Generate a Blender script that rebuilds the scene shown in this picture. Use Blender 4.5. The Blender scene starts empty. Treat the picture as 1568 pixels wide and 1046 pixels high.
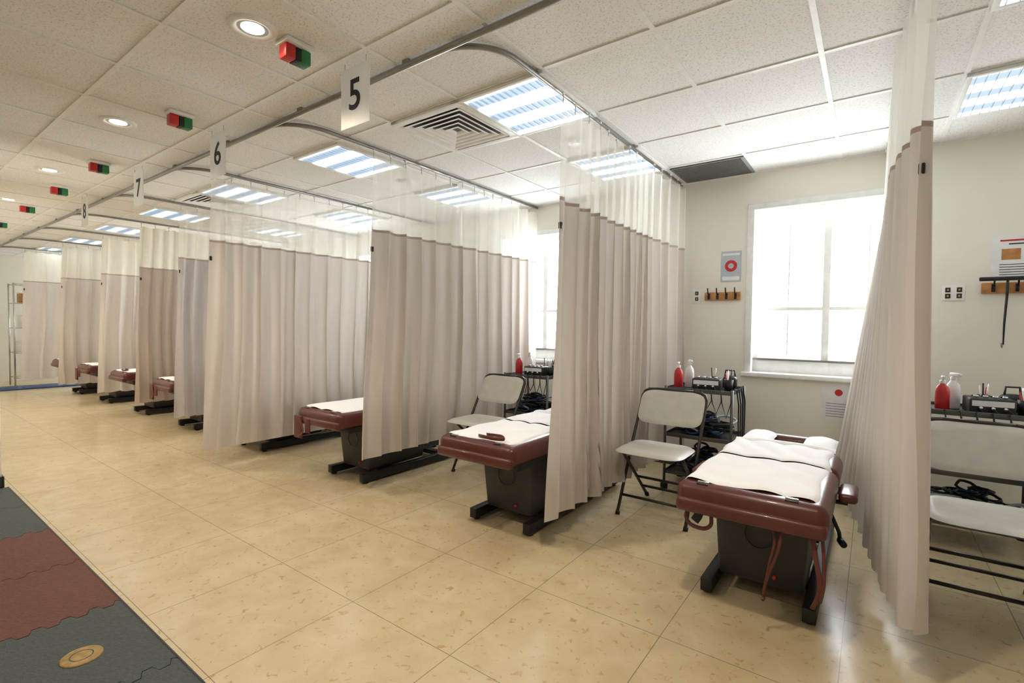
import bpy, bmesh, math, random
from mathutils import Vector, Matrix
random.seed(7)
S=bpy.context.scene
S.view_settings.view_transform='Standard'
S.view_settings.exposure=0.28
COL=S.collection
# ------------------------------------------------------------ materials
def M(name,col,rough=.5,metal=0.,var=.05,scale=18,bump=0.,bscale=150,coat=0.):
    m=bpy.data.materials.new(name); m.use_nodes=True
    nt=m.node_tree; N=nt.nodes; L=nt.links; b=N['Principled BSDF']
    tc=N.new('ShaderNodeTexCoord'); no=N.new('ShaderNodeTexNoise'); no.inputs['Scale'].default_value=scale; no.inputs['Detail'].default_value=4
    L.new(tc.outputs['Object'],no.inputs['Vector'])
    r=N.new('ShaderNodeValToRGB'); r.color_ramp.elements[0].position=.3; r.color_ramp.elements[1].position=.7
    r.color_ramp.elements[0].color=[max(0,c*(1-var)) for c in col]+[1]
    r.color_ramp.elements[1].color=[min(1,c*(1+var)) for c in col]+[1]
    L.new(no.outputs['Fac'],r.inputs['Fac']); L.new(r.outputs['Color'],b.inputs['Base Color'])
    b.inputs['Roughness'].default_value=rough; b.inputs['Metallic'].default_value=metal
    b.inputs['Coat Weight'].default_value=coat
    if bump:
        n2=N.new('ShaderNodeTexNoise'); n2.inputs['Scale'].default_value=bscale
        L.new(tc.outputs['Object'],n2.inputs['Vector'])
        bp=N.new('ShaderNodeBump'); bp.inputs['Strength'].default_value=bump; bp.inputs['Distance'].default_value=.01
        L.new(n2.outputs['Fac'],bp.inputs['Height']); L.new(bp.outputs['Normal'],b.inputs['Normal'])
    return m
def emis(name,col,st,stripe=None):
    m=bpy.data.materials.new(name); m.use_nodes=True; nt=m.node_tree; N=nt.nodes; L=nt.links
    N.remove(N['Principled BSDF']); e=N.new('ShaderNodeEmission'); e.inputs['Color'].default_value=(*col,1); e.inputs['Strength'].default_value=st
    L.new(e.outputs[0],N['Material Output'].inputs[0])
    if stripe:
        tc=N.new('ShaderNodeTexCoord'); w=N.new('ShaderNodeTexWave'); w.bands_direction='Y'; w.inputs['Scale'].default_value=stripe; w.inputs['Phase Offset'].default_value=0
        L.new(tc.outputs['Object'],w.inputs['Vector'])
        r=N.new('ShaderNodeValToRGB'); r.color_ramp.elements[0].position=.30; r.color_ramp.elements[1].position=.95
        r.color_ramp.elements[0].color=(.080,.100,.125,1); r.color_ramp.elements[1].color=(*col,1)
        L.new(w.outputs['Fac'],r.inputs['Fac']); L.new(r.outputs[0],e.inputs['Color'])
    return m
def cloth(name,col,trans=.25,alpha=1.):
    m=bpy.data.materials.new(name); m.use_nodes=True; nt=m.node_tree; N=nt.nodes; L=nt.links
    N.remove(N['Principled BSDF'])
    tc=N.new('ShaderNodeTexCoord'); no=N.new('ShaderNodeTexNoise'); no.inputs['Scale'].default_value=6
    mp=N.new('ShaderNodeMapping'); mp.inputs['Scale'].default_value=(4,4,.6)
    L.new(tc.outputs['Object'],mp.inputs[0]); L.new(mp.outputs[0],no.inputs['Vector'])
    r=N.new('ShaderNodeValToRGB'); r.color_ramp.elements[0].color=[c*.93 for c in col]+[1]; r.color_ramp.elements[1].color=[min(1,c*1.05) for c in col]+[1]
    L.new(no.outputs['Fac'],r.inputs['Fac'])
    d=N.new('ShaderNodeBsdfDiffuse'); t=N.new('ShaderNodeBsdfTranslucent'); mx=N.new('ShaderNodeMixShader'); mx.inputs[0].default_value=trans
    L.new(r.outputs[0],d.inputs[0]); L.new(r.outputs[0],t.inputs[0]); L.new(d.outputs[0],mx.inputs[1]); L.new(t.outputs[0],mx.inputs[2])
    out=mx
    if alpha<1:
        tr=N.new('ShaderNodeBsdfTransparent'); m2=N.new('ShaderNodeMixShader'); m2.inputs[0].default_value=alpha
        L.new(tr.outputs[0],m2.inputs[1]); L.new(mx.outputs[0],m2.inputs[2]); out=m2
    L.new(out.outputs[0],N['Material Output'].inputs[0])
    return m
def floor_mat():
    m=bpy.data.materials.new('vinyl_floor_tile'); m.use_nodes=True; nt=m.node_tree; N=nt.nodes; L=nt.links; b=N['Principled BSDF']
    tc=N.new('ShaderNodeTexCoord'); sp=N.new('ShaderNodeSeparateXYZ'); L.new(tc.outputs['Object'],sp.inputs[0])
    def math_(op,a,bv=None):
        n=N.new('ShaderNodeMath'); n.operation=op
        for i,v in enumerate([a,bv]):
            if v is None: continue
            if isinstance(v,(int,float)): n.inputs[i].default_value=v
            else: L.new(v,n.inputs[i])
        return n.outputs[0]
    def seam(o,off):
        f=math_('FRACT',math_('DIVIDE',math_('ADD',o,off),.573)); d=math_('ABSOLUTE',math_('SUBTRACT',f,.5)); return math_('GREATER_THAN',d,.4975)
    sm=math_('MAXIMUM',seam(sp.outputs[0],.634),seam(sp.outputs[1],-1.29))
    n1=N.new('ShaderNodeTexNoise'); n1.inputs['Scale'].default_value=7; n1.inputs['Detail'].default_value=8; n1.inputs['Distortion'].default_value=.6
    L.new(tc.outputs['Object'],n1.inputs['Vector'])
    r1=N.new('ShaderNodeValToRGB'); r1.color_ramp.elements[0].position=.3; r1.color_ramp.elements[1].position=.7
    r1.color_ramp.elements[0].color=(.54,.425,.25,1); r1.color_ramp.elements[1].color=(.62,.505,.32,1); L.new(n1.outputs['Fac'],r1.inputs['Fac'])
    n2=N.new('ShaderNodeTexNoise'); n2.inputs['Scale'].default_value=30; n2.inputs['Detail'].default_value=6; n2.inputs['Roughness'].default_value=.65; n2.inputs['Distortion'].default_value=.7
    L.new(tc.outputs['Object'],n2.inputs['Vector'])
    r2=N.new('ShaderNodeValToRGB'); r2.color_ramp.elements[0].position=.585; r2.color_ramp.elements[1].position=.67
    r2.color_ramp.elements[0].color=(0,0,0,1); r2.color_ramp.elements[1].color=(.75,.75,.75,1); L.new(n2.outputs['Fac'],r2.inputs['Fac'])
    mx=N.new('ShaderNodeMixRGB'); L.new(r2.outputs[0],mx.inputs[0]); L.new(r1.outputs[0],mx.inputs[1]); mx.inputs[2].default_value=(.40,.25,.09,1)
    m2=N.new('ShaderNodeMixRGB'); L.new(sm,m2.inputs[0]); L.new(mx.outputs[0],m2.inputs[1]); m2.inputs[2].default_value=(.22,.17,.11,1)
    L.new(m2.outputs[0],b.inputs['Base Color']); b.inputs['Roughness'].default_value=.20; b.inputs['Specular IOR Level'].default_value=.5
    n3=N.new('ShaderNodeTexNoise'); n3.inputs['Scale'].default_value=5; L.new(tc.outputs['Object'],n3.inputs['Vector'])
    bp=N.new('ShaderNodeBump'); bp.inputs['Strength'].default_value=.10; bp.inputs['Distance'].default_value=.02; L.new(n3.outputs['Fac'],bp.inputs['Height']); L.new(bp.outputs[0],b.inputs['Normal'])
    return m
def ceil_mat():
    m=M('acoustic_ceiling_tile',(.87,.86,.835),.9,0,.02,2)
    nt=m.node_tree; N=nt.nodes; L=nt.links; b=N['Principled BSDF']
    src=b.inputs['Base Color'].links[0].from_socket
    tc=N.new('ShaderNodeTexCoord'); n=N.new('ShaderNodeTexNoise'); n.inputs['Scale'].default_value=120; n.inputs['Detail'].default_value=3
    L.new(tc.outputs['Object'],n.inputs['Vector'])
    r=N.new('ShaderNodeValToRGB'); r.color_ramp.elements[0].position=.32; r.color_ramp.elements[1].position=.47
    r.color_ramp.elements[0].color=(.74,.73,.71,1); r.color_ramp.elements[1].color=(1,1,1,1); L.new(n.outputs['Fac'],r.inputs[0])
    mx=N.new('ShaderNodeMixRGB'); mx.blend_type='MULTIPLY'; mx.inputs[0].default_value=1; L.new(src,mx.inputs[1]); L.new(r.outputs[0],mx.inputs[2]); L.new(mx.outputs[0],b.inputs['Base Color'])
    return m
m_floor=floor_mat(); m_ceil=ceil_mat()
m_wall=M('cream_wall_paint',(.87,.845,.75),.6,0,.02,3)
m_white=M('white_paint',(.88,.88,.86),.45)
m_tbar=M('ceiling_tbar',(.86,.85,.82),.5)
m_track=M('aluminium_track',(.30,.29,.27),.35,.8)
m_fabric=cloth('curtain_fabric',(.71,.65,.60),.33)
m_fabric2=cloth('curtain_fabric_painted_light',(.60,.565,.57),.28)  # same curtain cloth; its different lighting is put into a grey-mauve colour
m_fabric3=cloth('curtain_fabric_brown',(.58,.49,.42),.28)
m_sheer=cloth('curtain_mesh',(.95,.945,.88),.5,.50)
m_sheerfar=cloth('curtain_mesh_dense',(.90,.87,.77),.5)
m_hem=cloth('curtain_seam',(.50,.41,.36),.15)
m_maroon=M('maroon_vinyl',(.095,.019,.016),.30,0,.12,30,.08,300,.15)
m_strap=M('maroon_strap',(.12,.026,.022),.5)
m_sheet=M('white_sheet',(.90,.90,.91),.8,0,.02,10)
m_black=M('black_metal',(.016,.016,.018),.4,.2)
m_dgrey=M('dark_grey_housing',(.028,.027,.026),.5)
m_chair=M('beige_plastic',(.63,.605,.535),.38)
m_frame=M('bronze_frame',(.05,.045,.04),.35,.6)
m_chrome=M('chrome',(.62,.62,.60),.25,.9)
m_dchrome=M('dark_steel',(.13,.13,.13),.35,.7)
m_wood=M('oak_board',(.48,.22,.07),.45,0,.25,25)
m_red=M('red_plastic',(.56,.025,.025),.35)
m_green=M('green_plastic',(.02,.20,.07),.35)
m_paper=M('paper',(.85,.85,.85),.7)
m_card=cloth('translucent_card',(.92,.91,.88),.5)
m_ink=M('ink',(.02,.02,.025),.6)
m_matgrey=M('foam_mat_grey',(.060,.072,.072),.75,0,.15,60,.5,120)
m_matred=M('foam_mat_red',(.125,.046,.033),.75,0,.15,60,.5,120)
m_cork=M('cork',(.34,.22,.08),.7,0,.3,40)
m_blue=M('blue_vinyl',(.02,.06,.18),.5)
m_bluegrey=M('poster_bluegrey',(.50,.55,.60),.6)
m_troffer=emis('fluorescent_panel',(.94,.98,1.0),7.0,stripe=1.6)
m_down=emis('downlight_glow',(1,.88,.68),14)
m_louv=M('silver_louver',(.60,.66,.72),.3,.7)
m_vgrey=M('vent_grey',(.20,.20,.19),.6)
m_vback=M('vent_recess',(.16,.16,.16),.7)
m_translucent=M('bottle_white',(.88,.88,.86),.35)
m_yellow=M('brass_yellow',(.55,.42,.08),.5)
# ------------------------------------------------------------ mesh builder
class B:
    def __init__(s): s.v=[];s.f=[];s.mi=[];s.sm=[];s.mats=[]
    def m(s,mat):
        if mat not in s.mats: s.mats.append(mat)
        return s.mats.index(mat)
    def add(s,vs,fs,mat,smooth=False,mx=None):
        o=len(s.v); k=s.m(mat)
        for p in vs:
            p=Vector(p); s.v.append(mx@p if mx else p)
        for f in fs: s.f.append([i+o for i in f]); s.mi.append(k); s.sm.append(smooth)
    def box(s,c,d,mat,bev=0.,rot=None,seg=2,taper=None,smooth=None):
        bm=bmesh.new(); bmesh.ops.create_cube(bm,size=1)
        for v in bm.verts:
            t=1.
            if taper and v.co.z<0: t=taper
            v.co=Vector((v.co.x*d[0]*t,v.co.y*d[1]*t,v.co.z*d[2]))
        if bev: bmesh.ops.bevel(bm,geom=bm.edges[:],offset=bev,segments=seg,affect='EDGES',profile=.5)
        bm.verts.index_update()
        mx=Matrix.Translation(c)@(rot.to_4x4() if rot else Matrix.Identity(4))
        s.add([v.co.copy() for v in bm.verts],[[v.index for v in f.verts] for f in bm.faces],mat,(bev>0) if smooth is None else smooth,mx); bm.free()
    def b2(s,x0,x1,y0,y1,z0,z1,mat,bev=0.,**k):
        s.box(((x0+x1)/2,(y0+y1)/2,(z0+z1)/2),(x1-x0,y1-y0,z1-z0),mat,bev,**k)
    def tube(s,pts,r,mat,seg=8,closed=False,flat=None,up0=None):
        pts=[Vector(p) for p in pts]; n=len(pts); vs=[];fs=[]
        up=Vector(up0) if up0 else None
        for i,p in enumerate(pts):
            a=pts[(i-1)%n] if (closed or i>0) else p; b=pts[(i+1)%n] if (closed or i<n-1) else p
            t=(b-a).normalized()
            if up is None: up=Vector((0,0,1)) if abs(t.z)<.9 else Vector((1,0,0))
            side=t.cross(up).normalized(); up=side.cross(t).normalized()
            rr=r[i] if isinstance(r,(list,tuple)) else r
            for k in range(seg):
                an=2*math.pi*k/seg; c,sn=math.cos(an)*rr,math.sin(an)*rr
                if flat: sn*=flat
                vs.append(p+side*c+up*sn)
        m_=n if closed else n-1
        for i in range(m_):
            for k in range(seg):
                a=i*seg+k; b=i*seg+(k+1)%seg; c=((i+1)%n)*seg+(k+1)%seg; d=((i+1)%n)*seg+k
                fs.append([a,b,c,d])
        if not closed: fs.append(list(range(seg))[::-1]); fs.append([(n-1)*seg+k for k in range(seg)])
        s.add(vs,fs,mat,True)
    def ribbon(s,ctrl,w,mat):
        P=[Vector(p) for p in ctrl]; P=[P[0]*2-P[1]]+P+[P[-1]*2-P[-2]]; pts=[]
        for i in range(1,len(P)-2):
            for k in range(6):
                t=k/6; a,b_,c,d=P[i-1],P[i],P[i+1],P[i+2]
                pts.append(.5*((2*b_)+(c-a)*t+(2*a-5*b_+4*c-d)*t*t+(3*b_-a-3*c+d)*t**3))
        pts.append(P[-2]); s.tube(pts,w,mat,8,flat=.28,up0=(0,1,0))
    def cyl(s,p0,p1,r,mat,seg=12): s.tube([p0,p1],r,mat,seg)
    def lathe(s,prof,c,mat,seg=20,smooth=True):
        vs=[];fs=[]
        for r,z in prof:
            for k in range(seg):
                a=2*math.pi*k/seg; vs.append((c[0]+r*math.cos(a),c[1]+r*math.sin(a),c[2]+z))
        for i in range(len(prof)-1):
            for k in range(seg): fs.append([i*seg+k,i*seg+(k+1)%seg,(i+1)*seg+(k+1)%seg,(i+1)*seg+k])
        s.add(vs,fs,mat,smooth)
    def grid(s,fn,nu,nv,mat,smooth=True,matfn=None):
        o=len(s.v)
        for j in range(nv+1):
            for i in range(nu+1): s.v.append(Vector(fn(i/nu,j/nv)))
        for j in range(nv):
            for i in range(nu):
                a=o+j*(nu+1)+i; s.f.append([a,a+1,a+nu+2,a+nu+1]); s.mi.append(s.m(matfn(j) if matfn else mat)); s.sm.append(smooth)
    def mesh(s,name):
        me=bpy.data.meshes.new(name); me.from_pydata([tuple(v) for v in s.v],[],s.f)
        for m in s.mats: me.materials.append(m)
        for p,k,q in zip(me.polygons,s.mi,s.sm): p.material_index=k; p.use_smooth=q
        me.update()
        return me
    def obj(s,name,loc=(0,0,0),rz=0): return inst(s.mesh(name),name,loc,rz)
def inst(me,name,loc=(0,0,0),rz=0,parent=None):
    o=bpy.data.objects.new(name,me); o.location=loc; o.rotation_euler=(0,0,rz); COL.objects.link(o)
    if parent: o.parent=parent
    return o
H=2.44; YW=4.31; XL=-13.6; XR=3.2; YF=-2.6
# ------------------------------------------------------------ room shell
b=B(); b.b2(XL,XR,YF,YW,-.08,0,m_floor); b.obj('floor')
b=B(); b.b2(XL,XR,YF,YW+.2,H,H+.08,m_ceil); b.obj('ceiling')
WZ0,WZ1=.85,2.15; WH=.51; WC=[-.29-2.51*k for k in range(-1,6)]
b=B(); b.b2(XL,XR,YW,YW+.2,-.08,WZ0,m_wall); b.b2(XL,XR,YW,YW+.2,WZ1,H,m_wall)
edges=sorted([XL,XR]+[c-WH for c in WC]+[c+WH for c in WC])
for i in range(0,len(edges)-1,2): b.b2(edges[i],edges[i+1],YW,YW+.2,WZ0,WZ1,m_wall)
b.obj('wall_back')
b=B(); b.b2(XR,XR+.1,YF,YW+.2,-.08,H,m_wall); b.obj('wall_right')
b=B(); b.b2(-4.95,XR,YF-.1,YF,-.08,H,m_wall); b.obj('wall_front')
b=B(); b.b2(XL,-4.95,YF-.1,.66,0,H,m_wall,.004); b.obj('wall_corridor')
b=B(); b.b2(XL-.1,XL,.66,YW+.2,-.08,H,m_wall); b.obj('wall_left')
b=B(); b.b2(XL,XR,YW-.014,YW,0,.10,m_dgrey,.003); b.obj('baseboard_back')
b=B(); b.b2(-4.95,-4.938,YF,.66,0,.09,m_dgrey,.003); b.b2(XL,-4.938,.66,.672,0,.09,m_dgrey,.003); b.obj('baseboard_corridor')
# ceiling grid
GX=[-.22+.55*k for k in range(-24,7)]; GY=[2.62+.6*k for k in range(-8,3)]
b=B()
for x in GX: b.b2(x-.011,x+.011,YF,YW,H-.006,H+.001,m_tbar)
for y in GY: b.b2(XL,XR,y-.011,y+.011,H-.0055,H+.001,m_tbar)
b.b2(XL,XR,YW-.02,YW,H-.012,H,m_tbar)
b.obj('trim_ceiling_grid')
# ------------------------------------------------------------ windows
def window_mesh():
    b=B(); w=WH; d=.2; t=.05
    for x0,x1,z0,z1 in [(-w-.03,-w+.02,WZ0-.0,WZ1+.04),(w-.02,w+.03,WZ0,WZ1+.04),(-w-.03,w+.03,WZ1-.01,WZ1+.04)]:
        b.b2(x0,x1,-.012,.06,z0,z1,m_white,.004)
    b.b2(-w-.05,w+.05,-.04,.10,WZ0-.03,WZ0+.005,m_white,.006)   # stool
    for x in (-w+t/2,w-t/2,0): b.box((x,.125,(WZ0+WZ1)/2),(t,.05,WZ1-WZ0),m_white,.004)
    for z,h in ((WZ0+.06,.12),(WZ1-.025,.06),(1.36,.028)): b.box((0,.125,z),(2*w,.048,h),m_white,.004)
    b.b2(-w,w,.085,.10,WZ0+.10,WZ0+.115,m_track)
    for x in (-w/2,w/2):
        b.box((x,.13,(1.36+WZ1)/2),(.010,.014,WZ1-1.36),m_white)
        b.box((x,.13,(1.36+WZ0)/2),(.010,.014,1.36-WZ0),m_white)
    return b.mesh('window')
wm=window_mesh()
for i,c in enumerate(WC):
    inst(wm,'window_%d'%(i+1),(c,YW,0))
    l=bpy.data.lights.new('daylight_portal','AREA'); l.shape='RECTANGLE'; l.size=2*WH; l.size_y=WZ1-WZ0
    l.cycles.is_portal=True
    o=bpy.data.objects.new('daylight_portal',l); o.location=(c,YW+.19,(WZ0+WZ1)/2); o.rotation_euler=(math.radians(-90),0,0); COL.objects.link(o)
w=bpy.data.worlds.new('sky'); S.world=w; w.use_nodes=True
w.node_tree.nodes['Background'].inputs[0].default_value=(.92,.97,1,1); w.node_tree.nodes['Background'].inputs[1].default_value=10.5
# ------------------------------------------------------------ tracks
b=B(); zt=H-.022
b.tube([(XL+.6,1.6,zt),(2.6,1.6,zt)],.015,m_track,6)
CX=[1.56,.10,-1.35,-2.83,-4.33,-5.80,-7.27,-8.74,-10.2,-11.68]
for x in CX:
    pts=[(x-.26,1.6,zt)]+[(x-.26+.26*math.sin(a),1.86-.26*math.cos(a),zt) for a in [math.radians(9*k) for k in range(1,11)]]+[(x,YW-.03,zt)]
    b.tube(pts,.013,m_track,6)
for x in [XL+1+.9*k for k in range(18)]: b.b2(x-.02,x+.02,1.585,1.615,H-.02,H,m_track)
b.obj('curtain_track')
# ------------------------------------------------------------ curtains
def curtain(x,yf,zb,seed,fab,sheer,p=.15,amp=.030,lean=None,yb=YW-.06,flare=.07):
    b=B(); rnd=random.Random(seed); L=yb-yf; n=int(L/.009)
    Y=[yf-.3]; Ws=[];
    while Y[-1]<yb+.5:
        w_=p*rnd.uniform(.6,1.45); Y.append(Y[-1]+w_); Ws.append((rnd.uniform(.6,1.3),rnd.uniform(-.45,.45),rnd.choice([.55,.7,1.0,1.8,2.4])))
    a1,a2,a3=rnd.random()*6,rnd.random()*6,rnd.random()*6
    def wave(y,k):
        for i in range(len(Y)-1):
            if Y[i]<=y<Y[i+1]:
                t=(y-Y[i])/(Y[i+1]-Y[i]); d,s_,e=Ws[i]
                h=max(0,.5-.5*math.cos(2*math.pi*t))**e
                a=d*(1-k)+1.0*k
                return (h*2-1)*a+ (1-a)*(-1) +s_*(1-k)*.8*math.sin(2*math.pi*t)*math.sin(math.pi*t), 2*math.pi*t
        return 0,0
    zs=[zb,zb+.03]+[zb+.03+(1.85-zb-.03)*k/14 for k in range(1,15)]+[1.868]+[1.87+.5*k/7 for k in range(1,8)]
    def pos(u,j):
        z=zs[j]; y=yf+L*u; k=(z-zb)/(2.37-zb)
        wv,ph=wave(y+.012*math.sin(1.7*z+a1)+.02*(1-k)*math.sin(3*y+2.5*z+a2),k)
        A=amp*(1.2-.72*k)
        fr=math.exp(-(y-yf)/.5)
        yy=y-flare*(1-k)*fr+.6*A*math.sin(ph)*min(1,u*20)
        xx=x+A*wv+.010*(1-k)*math.sin(2.3*y+a3)
        if lean: 
            dx=lean(y,z); xx+=dx
        zz=z
        if j==0: zz+=.012*wv+.012*math.sin(1.4*y+a1)
        if j>=len(zs)-1: zz-=.014*abs(math.sin(math.pi*y/.15))
        return (xx,yy,zz)
    nv=len(zs)-1
    def fn(u,v): return pos(u,int(round(v*nv)))
    def mf(j): return fab if zs[j]<1.85-1e-6 else (m_hem if zs[j]<1.868 else sheer)
    b.grid(fn,n,nv,fab,True,mf)
    y=yf+.01
    while y<yb:
        X,Yy,Z=pos((y-yf)/L,nv)
        b.tube([(X,Yy,Z-.012),(X,Yy,H-.04)],.003,m_chrome,5); b.box((X,Yy,H-.041),(.012,.014,.010),m_white)
        y+=.15
    X,Yy,Z=pos(0.004,14); b.box((X-.004,Yy+.005,1.72),(.018,.018,.035),m_black,.004)
    return b.obj('privacy_curtain')
cl=lambda t:max(0,min(1,t))
def lean0(y,z):
    k=max(0,(1.9-z)/1.7)
    return -.20*k*cl((y-2.6)/1.4)+.09*max(0,(2.6-y)/.5)*(.56+.40*k)-.05
curtain(.11,2.03,.19,3,m_fabric,m_sheer,p=.15,amp=.040,lean=lean0,flare=-.06)
curtain(-1.35,2.21,.18,5,m_fabric,m_sheer,amp=.040,p=.14,lean=lambda y,z:.02*cl((2.9-y)/.4)+.035*cl((y-3.55)/.5))
curtain(-2.83,2.20,.26,8,m_fabric,m_sheer,amp=.042,p=.15)
curtain(-4.33,1.80,.17,11,m_fabric,m_sheer,amp=.042,p=.155)
curtain(-5.80,2.10,.2,13,m_fabric2,m_sheer)
curtain(-7.27,2.2,.2,17,m_fabric3,m_sheerfar,amp=.036)
curtain(-8.74,2.2,.2,19,m_fabric,m_sheerfar,amp=.036)
curtain(-10.2,2.07,.2,23,m_fabric,m_sheerfar,amp=.036)
curtain(-11.68,1.88,.2,29,m_fabric,m_sheerfar)
# ------------------------------------------------------------ treatment table
def table_mesh(variant):
    b=B()
    for sx in (-1,1):
        b.b2(sx*.2-.025,sx*.2+.025,.24,1.44,.012,.072,m_black,.004)
        for y in (.28,1.40): b.cyl((sx*.2,y,0),(sx*.2,y,.014),.02,m_black)
    for y in (.55,1.15): b.b2(-.2,.2,y-.03,y+.03,.02,.06,m_black,.004)
    b.box((0,.62,.25),(.38,.62,.36),m_dgrey,.015,taper=.90)
    b.box((0,.60,.425),(.46,.98,.045),m_black,.006)
    b.b2(-.05,.05,.7,1.3,.39,.43,m_black,.004)
    b.tube([(.0+.06*math.cos(a),.312,.30+.06*math.sin(a)) for a in [k*.3927 for k in range(16)]],.003,m_black,5,closed=True)
    for x in (-.12,.12): b.cyl((x,.318,.38),(x,.30,.38),.006,m_chrome,8)
    b.cyl((.06,.345,.12),(.06,.325,.12),.008,m_red,10)
    b.box((0,.30,.507),(.545,.60,.115),m_maroon,.042,seg=5)
    b.box((0,.79,.507),(.545,.35,.115),m_maroon,.042,seg=5)
    b.box((0,.01,.475),(.535,.05,.06),m_maroon,.02,seg=3)
    for sx in (-1,1): b.box((sx*.15,1.19,.51),(.15,.36,.09),m_maroon,.035,seg=4)
    b.box((0,1.335,.515),(.34,.09,.09),m_maroon,.035,seg=4)
    b.box((0,1.19,.50),(.20,.32,.05),m_maroon,.012,seg=3)
    b.box((0,1.04,.50),(.36,.06,.07),m_maroon,.025,seg=3)
    b.tube([(-.12,.9,.45),(-.12,1.3,.455)],.012,m_chrome); b.tube([(.12,.9,.45),(.12,1.3,.455)],.012,m_chrome)
    rnd=random.Random(4+variant); K=[(rnd.uniform(-30,30),rnd.uniform(-14,14),rnd.random()*6) for _ in range(8)]
    def wr(x,y): 
        s_=sum(math.sin(a*x+c*y+d+.6*math.sin(9*x+5*y)) for a,c,d in K)/8
        return 1.6*abs(s_)-.2
    def sheet(x0,x1,y0,y1,z,drop,amp=.011):
        def fn(u,v):
            x=x0+(x1-x0)*u+.006*math.sin(v*9); y=y0+(y1-y0)*v+.008*math.sin(x*15)
            e=min(u,1-u)*(x1-x0); f=min(v,1-v)*(y1-y0)
            dz=-drop*max(0,1-e/.035)**2-.006*max(0,1-f/.03)**2
            return (x,y,z+.004+amp*wr(x,y)*min(1,e/.03+.1)+dz)
        b.grid(fn,40,42,m_sheet)
    sheet(-.262,.245,.055,.595,.568,.026); sheet(-.258,.24,.605,.97,.572,.026)
    for sx in (-1,1):
        def roll(u,v,sx=sx):
            x=sx*.155-.08+.16*u; y=1.01+.35*v
            return (x,y,.552+.034*math.sin(math.pi*u)**.6*math.sin(math.pi*min(1,max(0,v)))**.3+.003*wr(x*2,y*2))
        b.grid(roll,16,16,m_sheet)
    def pil(u,v):
        x=-.24+.48*u; y=.95+.09*v; return (x,y,.566+.022*math.sin(math.pi*v)*(1-.5*abs(2*u-1)**3)+.004*wr(x*2,y*3))
    b.grid(pil,18,10,m_sheet)
    for sx in (-1,1):
        b.box((sx*.31,.58,.475),(.07,.20,.04),m_maroon,.016,seg=3)
        b.tube([(sx*.20,.58,.43),(sx*.305,.58,.43),(sx*.305,.58,.46)],.010,m_black)
    for x in (-.17,.15):
        b.box((x,.028,.561),(.045,.012,.008),m_black,.002); b.box((x,.043,.566),(.045,.012,.008),m_chrome,.002)
    b.tube([(.24,.55,.40),(.28,.56,.30),(.285,.55,.27)],.008,m_black)
    b.cyl((.285,.55,.27),(.30,.50,.27),.014,m_black)
    if variant==0:
        b.ribbon([(-.225,.05,.455),(-.235,.035,.415),(-.215,.03,.385),(-.165,.03,.378),(-.135,.035,.40),(-.14,.05,.45)],.008,m_strap)
        b.ribbon([(-.19,.05,.455),(-.185,.04,.43),(-.20,.035,.40)],.018,m_black)
        b.ribbon([(.12,.03,.455),(.115,.0,.38),(.085,.02,.28),(.065,.05,.20),(.062,.06,.16)],.0055,m_strap)
        b.ribbon([(.085,.035,.455),(.10,.01,.40),(.085,.02,.32),(.068,.05,.22)],.0045,m_strap)
        b.ribbon([(.22,.03,.455),(.232,.01,.38),(.248,.0,.30),(.244,.01,.24),(.225,.03,.18)],.008,m_strap)
        b.ribbon([(.250,.03,.455),(.258,.01,.37),(.260,.0,.29),(.250,.01,.22)],.006,m_strap)
        b.cyl((.062,.055,.155),(.062,.040,.155),.007,m_strap,10)
    if variant==1:
        b.ribbon([(-.02,.075,.578),(.04,.045,.586),(.12,.04,.586),(.17,.06,.588),(.13,.09,.592),(.03,.085,.590)],.010,m_strap)
    if variant==2:
        b.box((-.22,-.015,.42),(.10,.016,.17),m_strap,.007); b.box((-.10,-.013,.44),(.06,.014,.11),m_strap,.006)
        b.ribbon([(-.20,-.02,.50),(-.14,-.026,.40),(-.21,-.024,.345)],.010,m_maroon)
    return b.mesh('treatment_table')
tm=[table_mesh(k) for k in range(3)]
TX=[1.05,-.375,-1.76,-3.26,-4.76,-6.22,-7.67,-9.14,-10.6]
for i,x in enumerate(TX): inst(tm[[1,0,1,2][i] if i<4 else (2 if i%2 else 1)],'treatment_table',(x,2.05,0))
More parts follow.
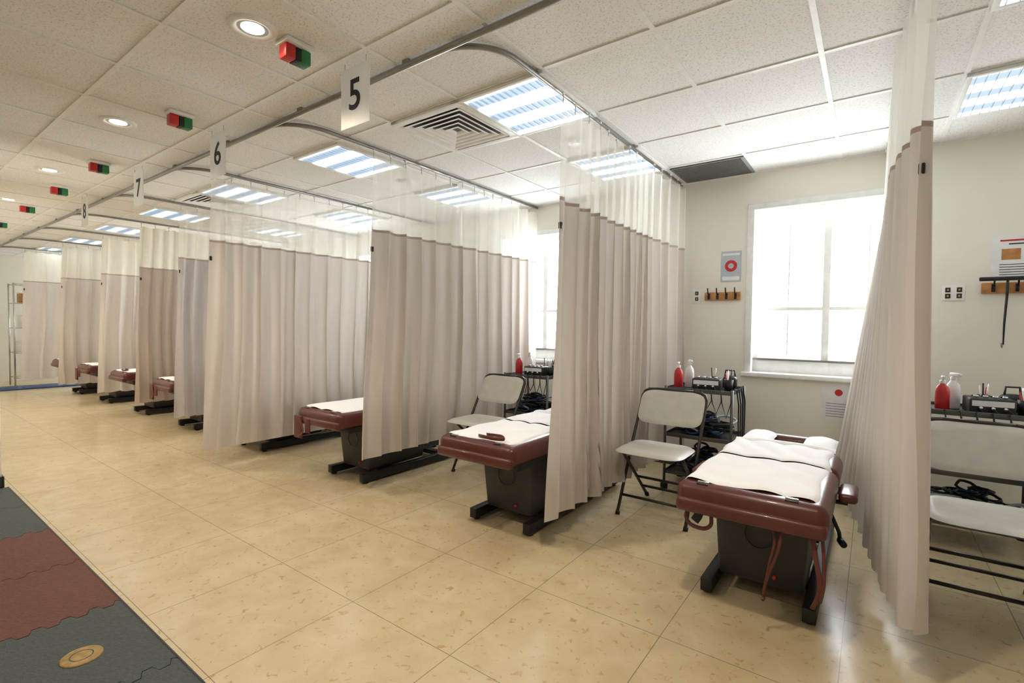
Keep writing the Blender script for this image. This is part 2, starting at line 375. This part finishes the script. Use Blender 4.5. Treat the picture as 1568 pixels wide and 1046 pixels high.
# ------------------------------------------------------------ folding chair
def chair_mesh():
    b=B(); w=.215; r=.0105
    for sx in (-1,1):
        b.tube([(sx*w,0,.012),(sx*w,.235,.44),(sx*(w),.40,.725),(sx*(w-.012),.412,.755),(sx*(w-.04),.42,.770),(sx*(w-.09),.423,.774)],r,m_frame)
        b.tube([(sx*(w-.025),-.02,.425),(sx*(w-.025),.02,.40),(sx*(w-.02),.46,.012)],.0105,m_frame)
        b.cyl((sx*w,0,0),(sx*w,.012,.02),.015,m_black); b.cyl((sx*(w-.02),.468,0),(sx*(w-.02),.455,.02),.015,m_black)
        b.tube([(sx*(w-.012),.05,.405),(sx*(w-.012),.28,.425)],.008,m_frame)
    b.cyl((-w,.06,.115),(w,.06,.115),.009,m_frame); b.cyl((-w+.02,.36,.10),(w-.02,.36,.10),.009,m_frame); b.cyl((-w+.02,.26,.19),(w-.02,.26,.19),.009,m_frame)
    b.tube([(-w+.09,.423,.774),(w-.09,.423,.774)],r,m_frame)
    def top(u,v,dz):
        a=2*u-1; c=2*v-1
        e=5
        r=(abs(a)**e+abs(c)**e)**(1/e)
        m_=max(abs(a),abs(c)); k=m_/r if r>0 else 1
        x=a*k*.21; y=.07+c*k*.20
        ed=max(0,(m_-.8)/.2)
        z=.458-.018*(1-m_**2)-.024*ed**2
        return (x,y,z-dz*(1-max(0,(m_-.9)/.1)))
    b.grid(lambda u,v:top(u,v,0),24,20,m_chair); b.grid(lambda u,v:top(u,v,.022),24,20,m_chair)
    def back(u,v,d):
        a=2*u-1; c=2*v-1; e=5
        r=(abs(a)**e+abs(c)**e)**(1/e); m_=max(abs(a),abs(c)); k=m_/r if r>0 else 1
        X=a*k*.214; T=.663+c*k*.108
        y=.235+(T-.44)*.575-.030
        return (X,y+.012*(1-a*a)-d*(1-max(0,(m_-.85)/.15))+.010*max(0,(m_-.85)/.15),T)
    b.grid(lambda u,v:back(u,v,0),24,14,m_chair); b.grid(lambda u,v:back(u,v,-.018),24,14,m_chair)
    return b.mesh('folding_chair')
cm=chair_mesh()
for x,y in ((.41,2.72),(-1.075,2.93),(-2.53,2.95),(-4.0,2.95),(-5.5,2.95),(1.9,2.95)): inst(cm,'folding_chair',(x,y,0))
# ------------------------------------------------------------ cart and contents
def cart_mesh():
    b=B()
    for sx in (-1,1):
        for sy in (-1,1):
            b.cyl((sx*.23,sy*.19,.05),(sx*.23,sy*.19,.77),.010,m_dchrome)
            b.lathe([(.003,0),(.026,.0),(.028,.025),(.026,.05),(.003,.05)],(sx*.23,sy*.19,0),m_black,12)
    for z in (.12,.40,.74):
        b.box((0,0,z),(.45,.37,.012),m_black if z<.7 else m_dgrey,.003)
        for sy in (-1,1): b.box((0,sy*.186,z+.010),(.46,.006,.028),m_dchrome,.002)
        for sx in (-1,1): b.box((sx*.228,0,z+.010),(.006,.38,.028),m_dchrome,.002)
    for k in range(4):
        y=-.12+.07*k; b.tube([(.215,y,.757),(.245,y,.77),(.258,y+.01,.66),(.254,y+.03,.52-.03*k),(.264,y,.42)],.005,m_black,6)
    # cables looping over the front rail
    for k in range(6):
        x=-.17+.065*k; b.tube([(x,-.175,.752),(x+.005,-.205,.765),(x+.015,-.212,.68),(x+.045,-.214,.63-.025*(k%3)),(x+.075,-.212,.69),(x+.07,-.205,.765),(x+.06,-.175,.752)],.0035,m_black,6)
    return b.mesh('utility_cart')
def bottle_mesh(body,cap,h,spray):
    b=B()
    b.lathe([(.001,0),(.030,0),(.033,.006),(.033,h*.55),(.028,h*.68),(.013,h*.78),(.012,h*.82)],(0,0,0),body)
    b.lathe([(.014,h*.8),(.015,h*.88),(.009,h*.9),(.001,h*.9)],(0,0,0),cap)
    if spray:
        b.box((0,-.012,h*.95),(.02,.062,.022),cap,.005); b.cyl((0,-.043,h*.95),(0,-.052,h*.95),.006,cap)
        b.tube([(0,-.02,h*.92),(0,-.038,h*.86),(0,-.036,h*.82)],.004,cap)
    else:
        b.cyl((0,0,h*.88),(0,0,h),.006,cap); b.box((0,-.014,h),(.016,.048,.012),cap,.004)
    return b.mesh('spray_bottle' if spray else 'pump_bottle')
def unit_mesh():
    b=B(); b.box((0,0,.045),(.19,.15,.085),m_dgrey,.008)
    for x in (-.06,-.02,.02,.06): b.cyl((x,-.03,.087),(x,-.03,.10),.011,m_chrome); b.cyl((x,.03,.087),(x,.03,.094),.007,m_black)
    b.box((0,-.077,.06),(.17,.004,.03),m_paper)
    for x in (-.05,0,.05): b.cyl((x,-.076,.035),(x,-.09,.035),.009,m_chrome)
    for x in (-.06,.0,.06): b.tube([(x,-.09,.035),(x+.01,-.11,.02),(x+.02,-.12,.005),(x-.02,-.115,.004)],.003,m_black,6)
    return b.mesh('electrotherapy_unit')
def cup_mesh():
    b=B(); b.lathe([(.001,0),(.026,0),(.032,.085),(.029,.085),(.024,.008),(.001,.008)],(0,0,0),m_black,16)
    for k,(dx,dy,h,m) in enumerate([(.012,.0,.15,m_chrome),(-.01,.01,.14,m_translucent),(-.004,-.012,.155,m_black),(.008,.012,.13,m_red)]): b.tube([(dx*.4,dy*.4,.01),(dx*1.6,dy*1.6,h)],.004,m,6)
    return b.mesh('tool_cup')
def cables_mesh():
    b=B(); rnd=random.Random(9)
    for k in range(60):
        cx,cy=rnd.uniform(-.15,.15),rnd.uniform(-.10,.09); r=rnd.uniform(.03,.07); z0=rnd.uniform(.008,.17)*(1-abs(cx)*2.6); t=rnd.uniform(-.5,.5)
        z0=max(z0,.008)
        pts=[(cx+r*math.cos(a)*(1+.2*math.sin(3*a+k)),cy+r*.8*math.sin(a),z0+max(-z0+.006,r*t*math.sin(a+k))+.01) for a in [j*.4488 for j in range(14)]]
        b.tube(pts,.008,[m_black,m_dgrey,m_bluegrey if k%8==2 else m_black,m_blue][k%4],6,closed=True)
    return b.mesh('cable_bundle')
def bag_mesh():
    b=B(); b.box((0,0,.05),(.10,.10,.10),m_black,.03,seg=4)
    b.tube([(-.035,0,.095),(-.03,0,.14),(.03,0,.14),(.035,0,.095)],.006,m_dgrey)
    return b.mesh('zip_pouch')
cart=cart_mesh(); br=bottle_mesh(m_red,m_translucent,.19,False); bw=bottle_mesh(m_translucent,m_translucent,.21,True); um=unit_mesh(); cb=cables_mesh(); bg=bag_mesh(); cup=cup_mesh()
for cx in (.50,-1.00,-2.50,-3.95,-5.45):
    cy=3.82; z=.747; o=-.03 if cx==-1.0 else 0
    inst(cart,'utility_cart',(cx,cy,0))
    inst(br,'pump_bottle',(cx-.165+o*.5,cy-.06,z)); inst(bw,'spray_bottle',(cx-.11+o*.5,cy+.03,z),.6)
    inst(um,'electrotherapy_unit',(cx+.03,cy-.055,z),.1); inst(bg,'zip_pouch',(cx+.15,cy+.105,z),.2); inst(cup,'tool_cup',(cx+.03,cy+.10,z))
    inst(cup,'tool_cup',(cx+.175,cy-.05,z),2)
    inst(cb,'cable_bundle',(cx,cy,.408)); inst(cb,'cable_bundle',(cx+.0,cy,.128),3.14)
# ------------------------------------------------------------ wall fittings
def rack(x0,x1,z,n):
    b=B(); b.b2(x0,x1,YW-.019,YW-.001,z,z+.068,m_wood,.004)
    for k in range(n):
        x=x0+(x1-x0)*(k+.5)/n
        b.box((x,YW-.02,z+.035),(.018,.006,.05),m_black,.002)
        b.tube([(x,YW-.022,z+.05),(x,YW-.05,z+.06),(x,YW-.06,z+.10)],.005,m_black); b.tube([(x,YW-.022,z+.02),(x,YW-.045,z+.01),(x,YW-.05,z+.035)],.004,m_black)
    return b
rack(-1.147,-.87,1.43,4).obj('coat_hook_rack')
rack(.55,.98,1.44,4).obj('coat_hook_rack')
def poster(name,x0,x1,z0,z1,kind):
    b=B(); y=YW-.003; b.b2(x0,x1,y,YW-.0005,z0,z1,m_bluegrey if kind==0 else m_paper)
    w,h=x1-x0,z1-z0; yy=y-.0008; cx=(x0+x1)/2
    def q(a,b_,c,d,m): b.b2(x0+w*a,x0+w*b_,yy,y,z0+h*c,z0+h*d,m)
    if kind==0:
        vs=[];n=24
        for r in (.30,.14): vs+=[(cx+w*r*math.cos(2*math.pi*k/n),yy-.0005,z0+h*.52+w*r*math.sin(2*math.pi*k/n)) for k in range(n)]
        b.add(vs,[[k,(k+1)%n,n+(k+1)%n,n+k] for k in range(n)],m_red)
        q(.08,.92,.86,.93,m_paper); q(.08,.92,.05,.18,m_paper)
    elif kind==1:
        for k in range(6): q(.12,.88-.1*(k%2),.12+.07*k,.13+.07*k,m_ink)
        vs=[(cx+w*.12*math.cos(k*.3927),yy-.0005,z0+h*.78+w*.12*math.sin(k*.3927)) for k in range(16)]; b.add(vs,[list(range(16))],m_red)
    else:
        q(.1,.9,.86,.90,m_red); q(.2,.8,.78,.81,m_ink); q(.12,.34,.42,.68,m_wood); q(.38,.6,.42,.68,m_ink); q(.64,.88,.42,.68,m_wood)
        for k in range(5): q(.1,.9,.06+.06*k,.075+.06*k,m_ink)
    b.obj(name)
poster('wall_poster',-1.026,-.87,1.58,1.83,0)
poster('notice_sheet',-.29,-.085,.53,.80,1)
poster('wall_poster',.59,.98,1.54,1.80,2)
def plate(x0,x1,z0,z1,n):
    b=B(); b.b2(x0,x1,YW-.007,YW-.0005,z0,z1,m_white,.002)
    for k in range(n):
        x=x0+(x1-x0)*(k+.5)/n
        for zz in (.3,.7): b.box((x,YW-.008,z0+(z1-z0)*zz),(.026,.004,.03),m_black if n>1 else m_dgrey,.001); b.box((x,YW-.0105,z0+(z1-z0)*zz),(.010,.002,.012),m_yellow)
    b.obj('power_outlet')
plate(.362,.475,1.40,1.50,2); plate(-1.245,-1.18,1.41,1.53,1)
b=B(); b.b2(.53,.95,YW-.085,YW-.066,1.515,1.54,m_black,.006)
b.tube([(.66,YW-.07,1.53),(.66,YW-.068,1.44),(.655,YW-.05,1.25),(.655,YW-.045,1.12)],[.012,.014,.012,.008],m_black,8,flat=.5)
b.tube([(.655,YW-.045,1.14),(.65,YW-.04,1.10),(.645,YW-.04,1.13)],.004,m_chrome); b.obj('reflex_hammer')
# ------------------------------------------------------------ ceiling fittings
def troffer():
    b=B(); x,y=.275,.30
    b.add([(-x+.02,-y+.02,-.004),(x-.02,-y+.02,-.004),(x-.02,y-.02,-.004),(-x+.02,y-.02,-.004)],[[0,3,2,1]],m_troffer)
    for s in (-1,1):
        b.box((s*(x-.012),0,-.008),(.024,2*y,.016),m_white,.002); b.box((0,s*(y-.012),-.008),(2*x,.024,.016),m_white,.002)
    for k in range(1,14): b.box((-x+2*x*k/14,0,-.010),(.003,2*y-.04,.010),m_louv)
    return b.mesh('unseen_fill_light')
tr=troffer()
for k in range(-1,7):
    inst(tr,'unseen_fill_light',(-1.595-1.65*k if k>=0 else .6,2.32,H-.006))
for k in range(0,5): inst(tr,'unseen_fill_light',(-1.595-1.65*k,3.52,H-.006))
inst(tr,'unseen_fill_light',(.605,3.52,H-.006))
for x in (-3.245,-1.045,1.155):  # unseen panels added behind the camera as fill light
    inst(tr,'unseen_fill_light',(x,-.68,H-.006))
def vent():
    b=B(); x,y=.275,.30
    for s in (-1,1): b.box((s*(x-.025),0,-.008),(.05,2*y,.016),m_white,.002); b.box((0,s*(y-.025),-.008),(2*x,.05,.016),m_white,.002)
    b.add([(-x,-y,-.001),(x,-y,-.001),(x,y,-.001),(-x,y,-.001)],[[0,3,2,1]],m_vback)
    for k in range(5):
        o=.236-.044*k; i=o-.034
        prof=[(o,-.018),(o-.014,-.017),(o-.026,-.012),(i,-.004)]
        for q in range(4):
            R=Matrix.Rotation(q*math.pi/2,4,'Z')
            vs=[];n=len(prof)
            for r,z in prof: vs+=[(-r,-r,z),(r,-r,z)]
            b.add(vs,[[2*j,2*j+1,2*j+3,2*j+2] for j in range(n-1)],m_white,True,R)
    return b.mesh('air_diffuser')
vm=vent(); inst(vm,'air_diffuser',(-2.145,2.32,H-.006)); inst(vm,'air_diffuser',(-5.45,2.32,H-.006))
b=B(); b.b2(-1.31,-.78,3.84,4.27,H-.014,H-.006,m_vgrey,.002)
for k in range(14): b.b2(-1.29,-.80,3.86+.029*k,3.866+.029*k,H-.022,H-.014,m_vgrey)
b.obj('return_air_grille')
for x,y in ((-1.63,2.93),(-3.3,2.93)):  # round white ceiling plates with a dark ring
    b=B(); b.lathe([(.001,-.02),(.05,-.02),(.07,-.012),(.075,0)],(0,0,0),m_white,24); b.lathe([(.03,-.024),(.035,-.024)],(0,0,0),m_dgrey,24); b.obj('round_ceiling_plate',(x,y,H))
b=B(); b.lathe([(.058,.0),(.062,-.006),(.080,-.012),(.094,-.006),(.096,0)],(0,0,0),m_white,28)
b.lathe([(.062,-.004),(.039,-.0025),(.038,-.004)],(0,0,0),m_louv,28); b.lathe([(.001,-.005),(.045,-.005)],(0,0,0),m_down,24)
dl=b.mesh('recessed_downlight')
for k in range(-1,6):
    x=-2.14-1.69*k; inst(dl,'recessed_downlight',(x,1.05,H))
    l=bpy.data.lights.new('downlight_lamp','SPOT'); l.energy=54; l.color=(1,.86,.67); l.spot_size=math.radians(140); l.spot_blend=.8; l.shadow_soft_size=.05
    o=bpy.data.objects.new('downlight_lamp',l); o.location=(x,1.05,H-.03); COL.objects.link(o)
b=B(); b.box((0,0,.032),(.10,.13,.02),m_white,.003)
b.box((0,-.036,-.008),(.06,.045,.06),m_red,.004); b.box((0,0,-.010),(.056,.026,.058),m_black,.003); b.box((0,.036,-.008),(.06,.045,.06),m_green,.004)
im=b.mesh('call_indicator_light')
for x in (-.8,-2.11,-3.37,-4.92,-6.1,-7.4,-8.9,-10.3): inst(im,'call_indicator_light',(x,1.222,H-.043))
def sign(x,t):
    e=bpy.data.objects.new('bay_number_sign',None); e.location=(x,1.45,2.27); COL.objects.link(e)
    b=B(); b.box((0,0,0),(.215,.003,.28),m_card); b.tube([(-.08,0,.135),(-.08,0,.165)],.002,m_chrome); b.tube([(.08,0,.135),(.08,0,.165)],.002,m_chrome)
    inst(b.mesh('card'),'card',(0,0,0),0,e)
    c=bpy.data.curves.new('numeral','FONT'); c.body=t; c.size=.20; c.offset=.0025; c.align_x='CENTER'; c.align_y='CENTER'; c.extrude=.0008; c.materials.append(m_ink)
    o=bpy.data.objects.new('numeral',c); o.rotation_euler=(math.radians(90),0,0); o.location=(0,-.003,0); COL.objects.link(o); o.parent=e
for x,t in ((-1.99,'5'),(-3.41,'6'),(-4.82,'7'),(-6.3,'8')): sign(x,t)
# ------------------------------------------------------------ foam mats
b=B(); XB=[-4.93,-4.36,-3.76,-3.15,-2.55,-1.95,-1.35,-.75]; YB=[.69,.09,-.51]
def tooth(a0,a1,fixed,vert):
    pts=[]; n=7
    for k in range(n):
        t0=a0+(a1-a0)*(k+.12)/n; t1=a0+(a1-a0)*(k+.30)/n; t2=a0+(a1-a0)*(k+.55)/n; t3=a0+(a1-a0)*(k+.78)/n
        s=.017
        for t,o in ((t0,-s),(t1-.006,s),(t2+.006,s),(t3,-s)): pts.append((fixed+o,t) if vert else (t,fixed+o))
    return pts
cols=[m_matgrey,m_matgrey,m_matred,m_matred,m_matgrey,m_matgrey,m_matgrey]
g=.0026
for i in range(7):
    for j in range(2):
        x0,x1=XB[i],XB[i+1]; y1,y0=YB[j],YB[j+1]
        L=[(x0+g,y0+g)]; 
        if i>0: L+= [(p[0]+g,p[1]) for p in tooth(y0,y1,x0,True)]
        L+=[(x0+g,y1-g)]
        if j>0: L+=[(p[0],p[1]-g) for p in tooth(x0,x1,y1,False)]
        L+=[(x1-g,y1-g)]
        if i<6: L+=[(p[0]-g,p[1]) for p in tooth(y0,y1,x1,True)][::-1]
        L+=[(x1-g,y0+g)]
        if j<1: L+=[(p[0],p[1]+g) for p in tooth(x0,x1,y0,False)][::-1]
        n=len(L); vs=[(p[0],p[1],.012) for p in L]+[(p[0],p[1],0.) for p in L]
        b.add(vs,[list(range(n))[::-1]]+[[k,(k+1)%n,n+(k+1)%n,n+k] for k in range(n)],cols[i])
b.b2(-4.93,-.75,.686,.692,0,.0135,m_black)
b.b2(-4.92,-.76,-.50,.68,0,.003,m_black)
b.obj('interlocking_foam_mat')
b=B(); b.lathe([(.001,.004),(.055,.004),(.06,.002),(.06,0)],(0,0,0),m_cork,28); b.lathe([(.03,.0045),(.034,.0045)],(0,0,0),m_dgrey,28); b.obj('cork_disc',(-2.226,.485,.0125))
# ------------------------------------------------------------ far end
b=B()
for x in (-12.85,-12.4):
    for y in (1.85,2.8): b.cyl((x,y,0),(x,y,1.86),.013,m_chrome)
for z in (.15,.6,1.05,1.5,1.84):
    for x in (-12.85,-12.4): b.cyl((x,1.85,z),(x,2.8,z),.006,m_chrome)
    for k in range(16): b.cyl((-12.85,1.85+.95*k/15,z),(-12.4,1.85+.95*k/15,z),.004,m_chrome,5)
b.obj('wire_shelving_rack')
b=B()
for k,(y,z,h) in enumerate([(2.0,.61,.2),(2.3,.61,.25),(2.05,1.06,.22),(2.4,1.06,.2),(2.05,1.51,.18)]):
    b.box((-12.62,y,z+h/2),(.26,.22,h),[m_paper,m_wood,m_white][k%3],.012); b.box((-12.62,y,z+h),(.27,.23,.02),m_white,.005)
b.obj('storage_boxes')
b=B(); b.b2(-12.3,-11.75,1.55,2.9,0,.025,m_blue,.01); b.obj('exercise_mat')
# ------------------------------------------------------------ camera
p=math.radians(1.82); r=math.radians(.70); yaw=math.radians(36.2)
F=Vector((-math.sin(yaw),math.cos(yaw),0)); R=Vector((math.cos(yaw),math.sin(yaw),0)); Z=Vector((0,0,1))
fw=F*math.cos(p)-Z*math.sin(p); up=F*math.sin(p)+Z*math.cos(p)
u2=up*math.cos(r)-R*math.sin(r); r2=R*math.cos(r)+up*math.sin(r)
cam=bpy.data.cameras.new('camera'); cam.sensor_width=36; cam.lens=36*754/1568; cam.clip_start=.02
co=bpy.data.objects.new('camera',cam)
mt=Matrix((r2,u2,-fw)).transposed().to_4x4(); mt.translation=Vector((0,0,1.2)); co.matrix_world=mt
COL.objects.link(co); S.camera=co
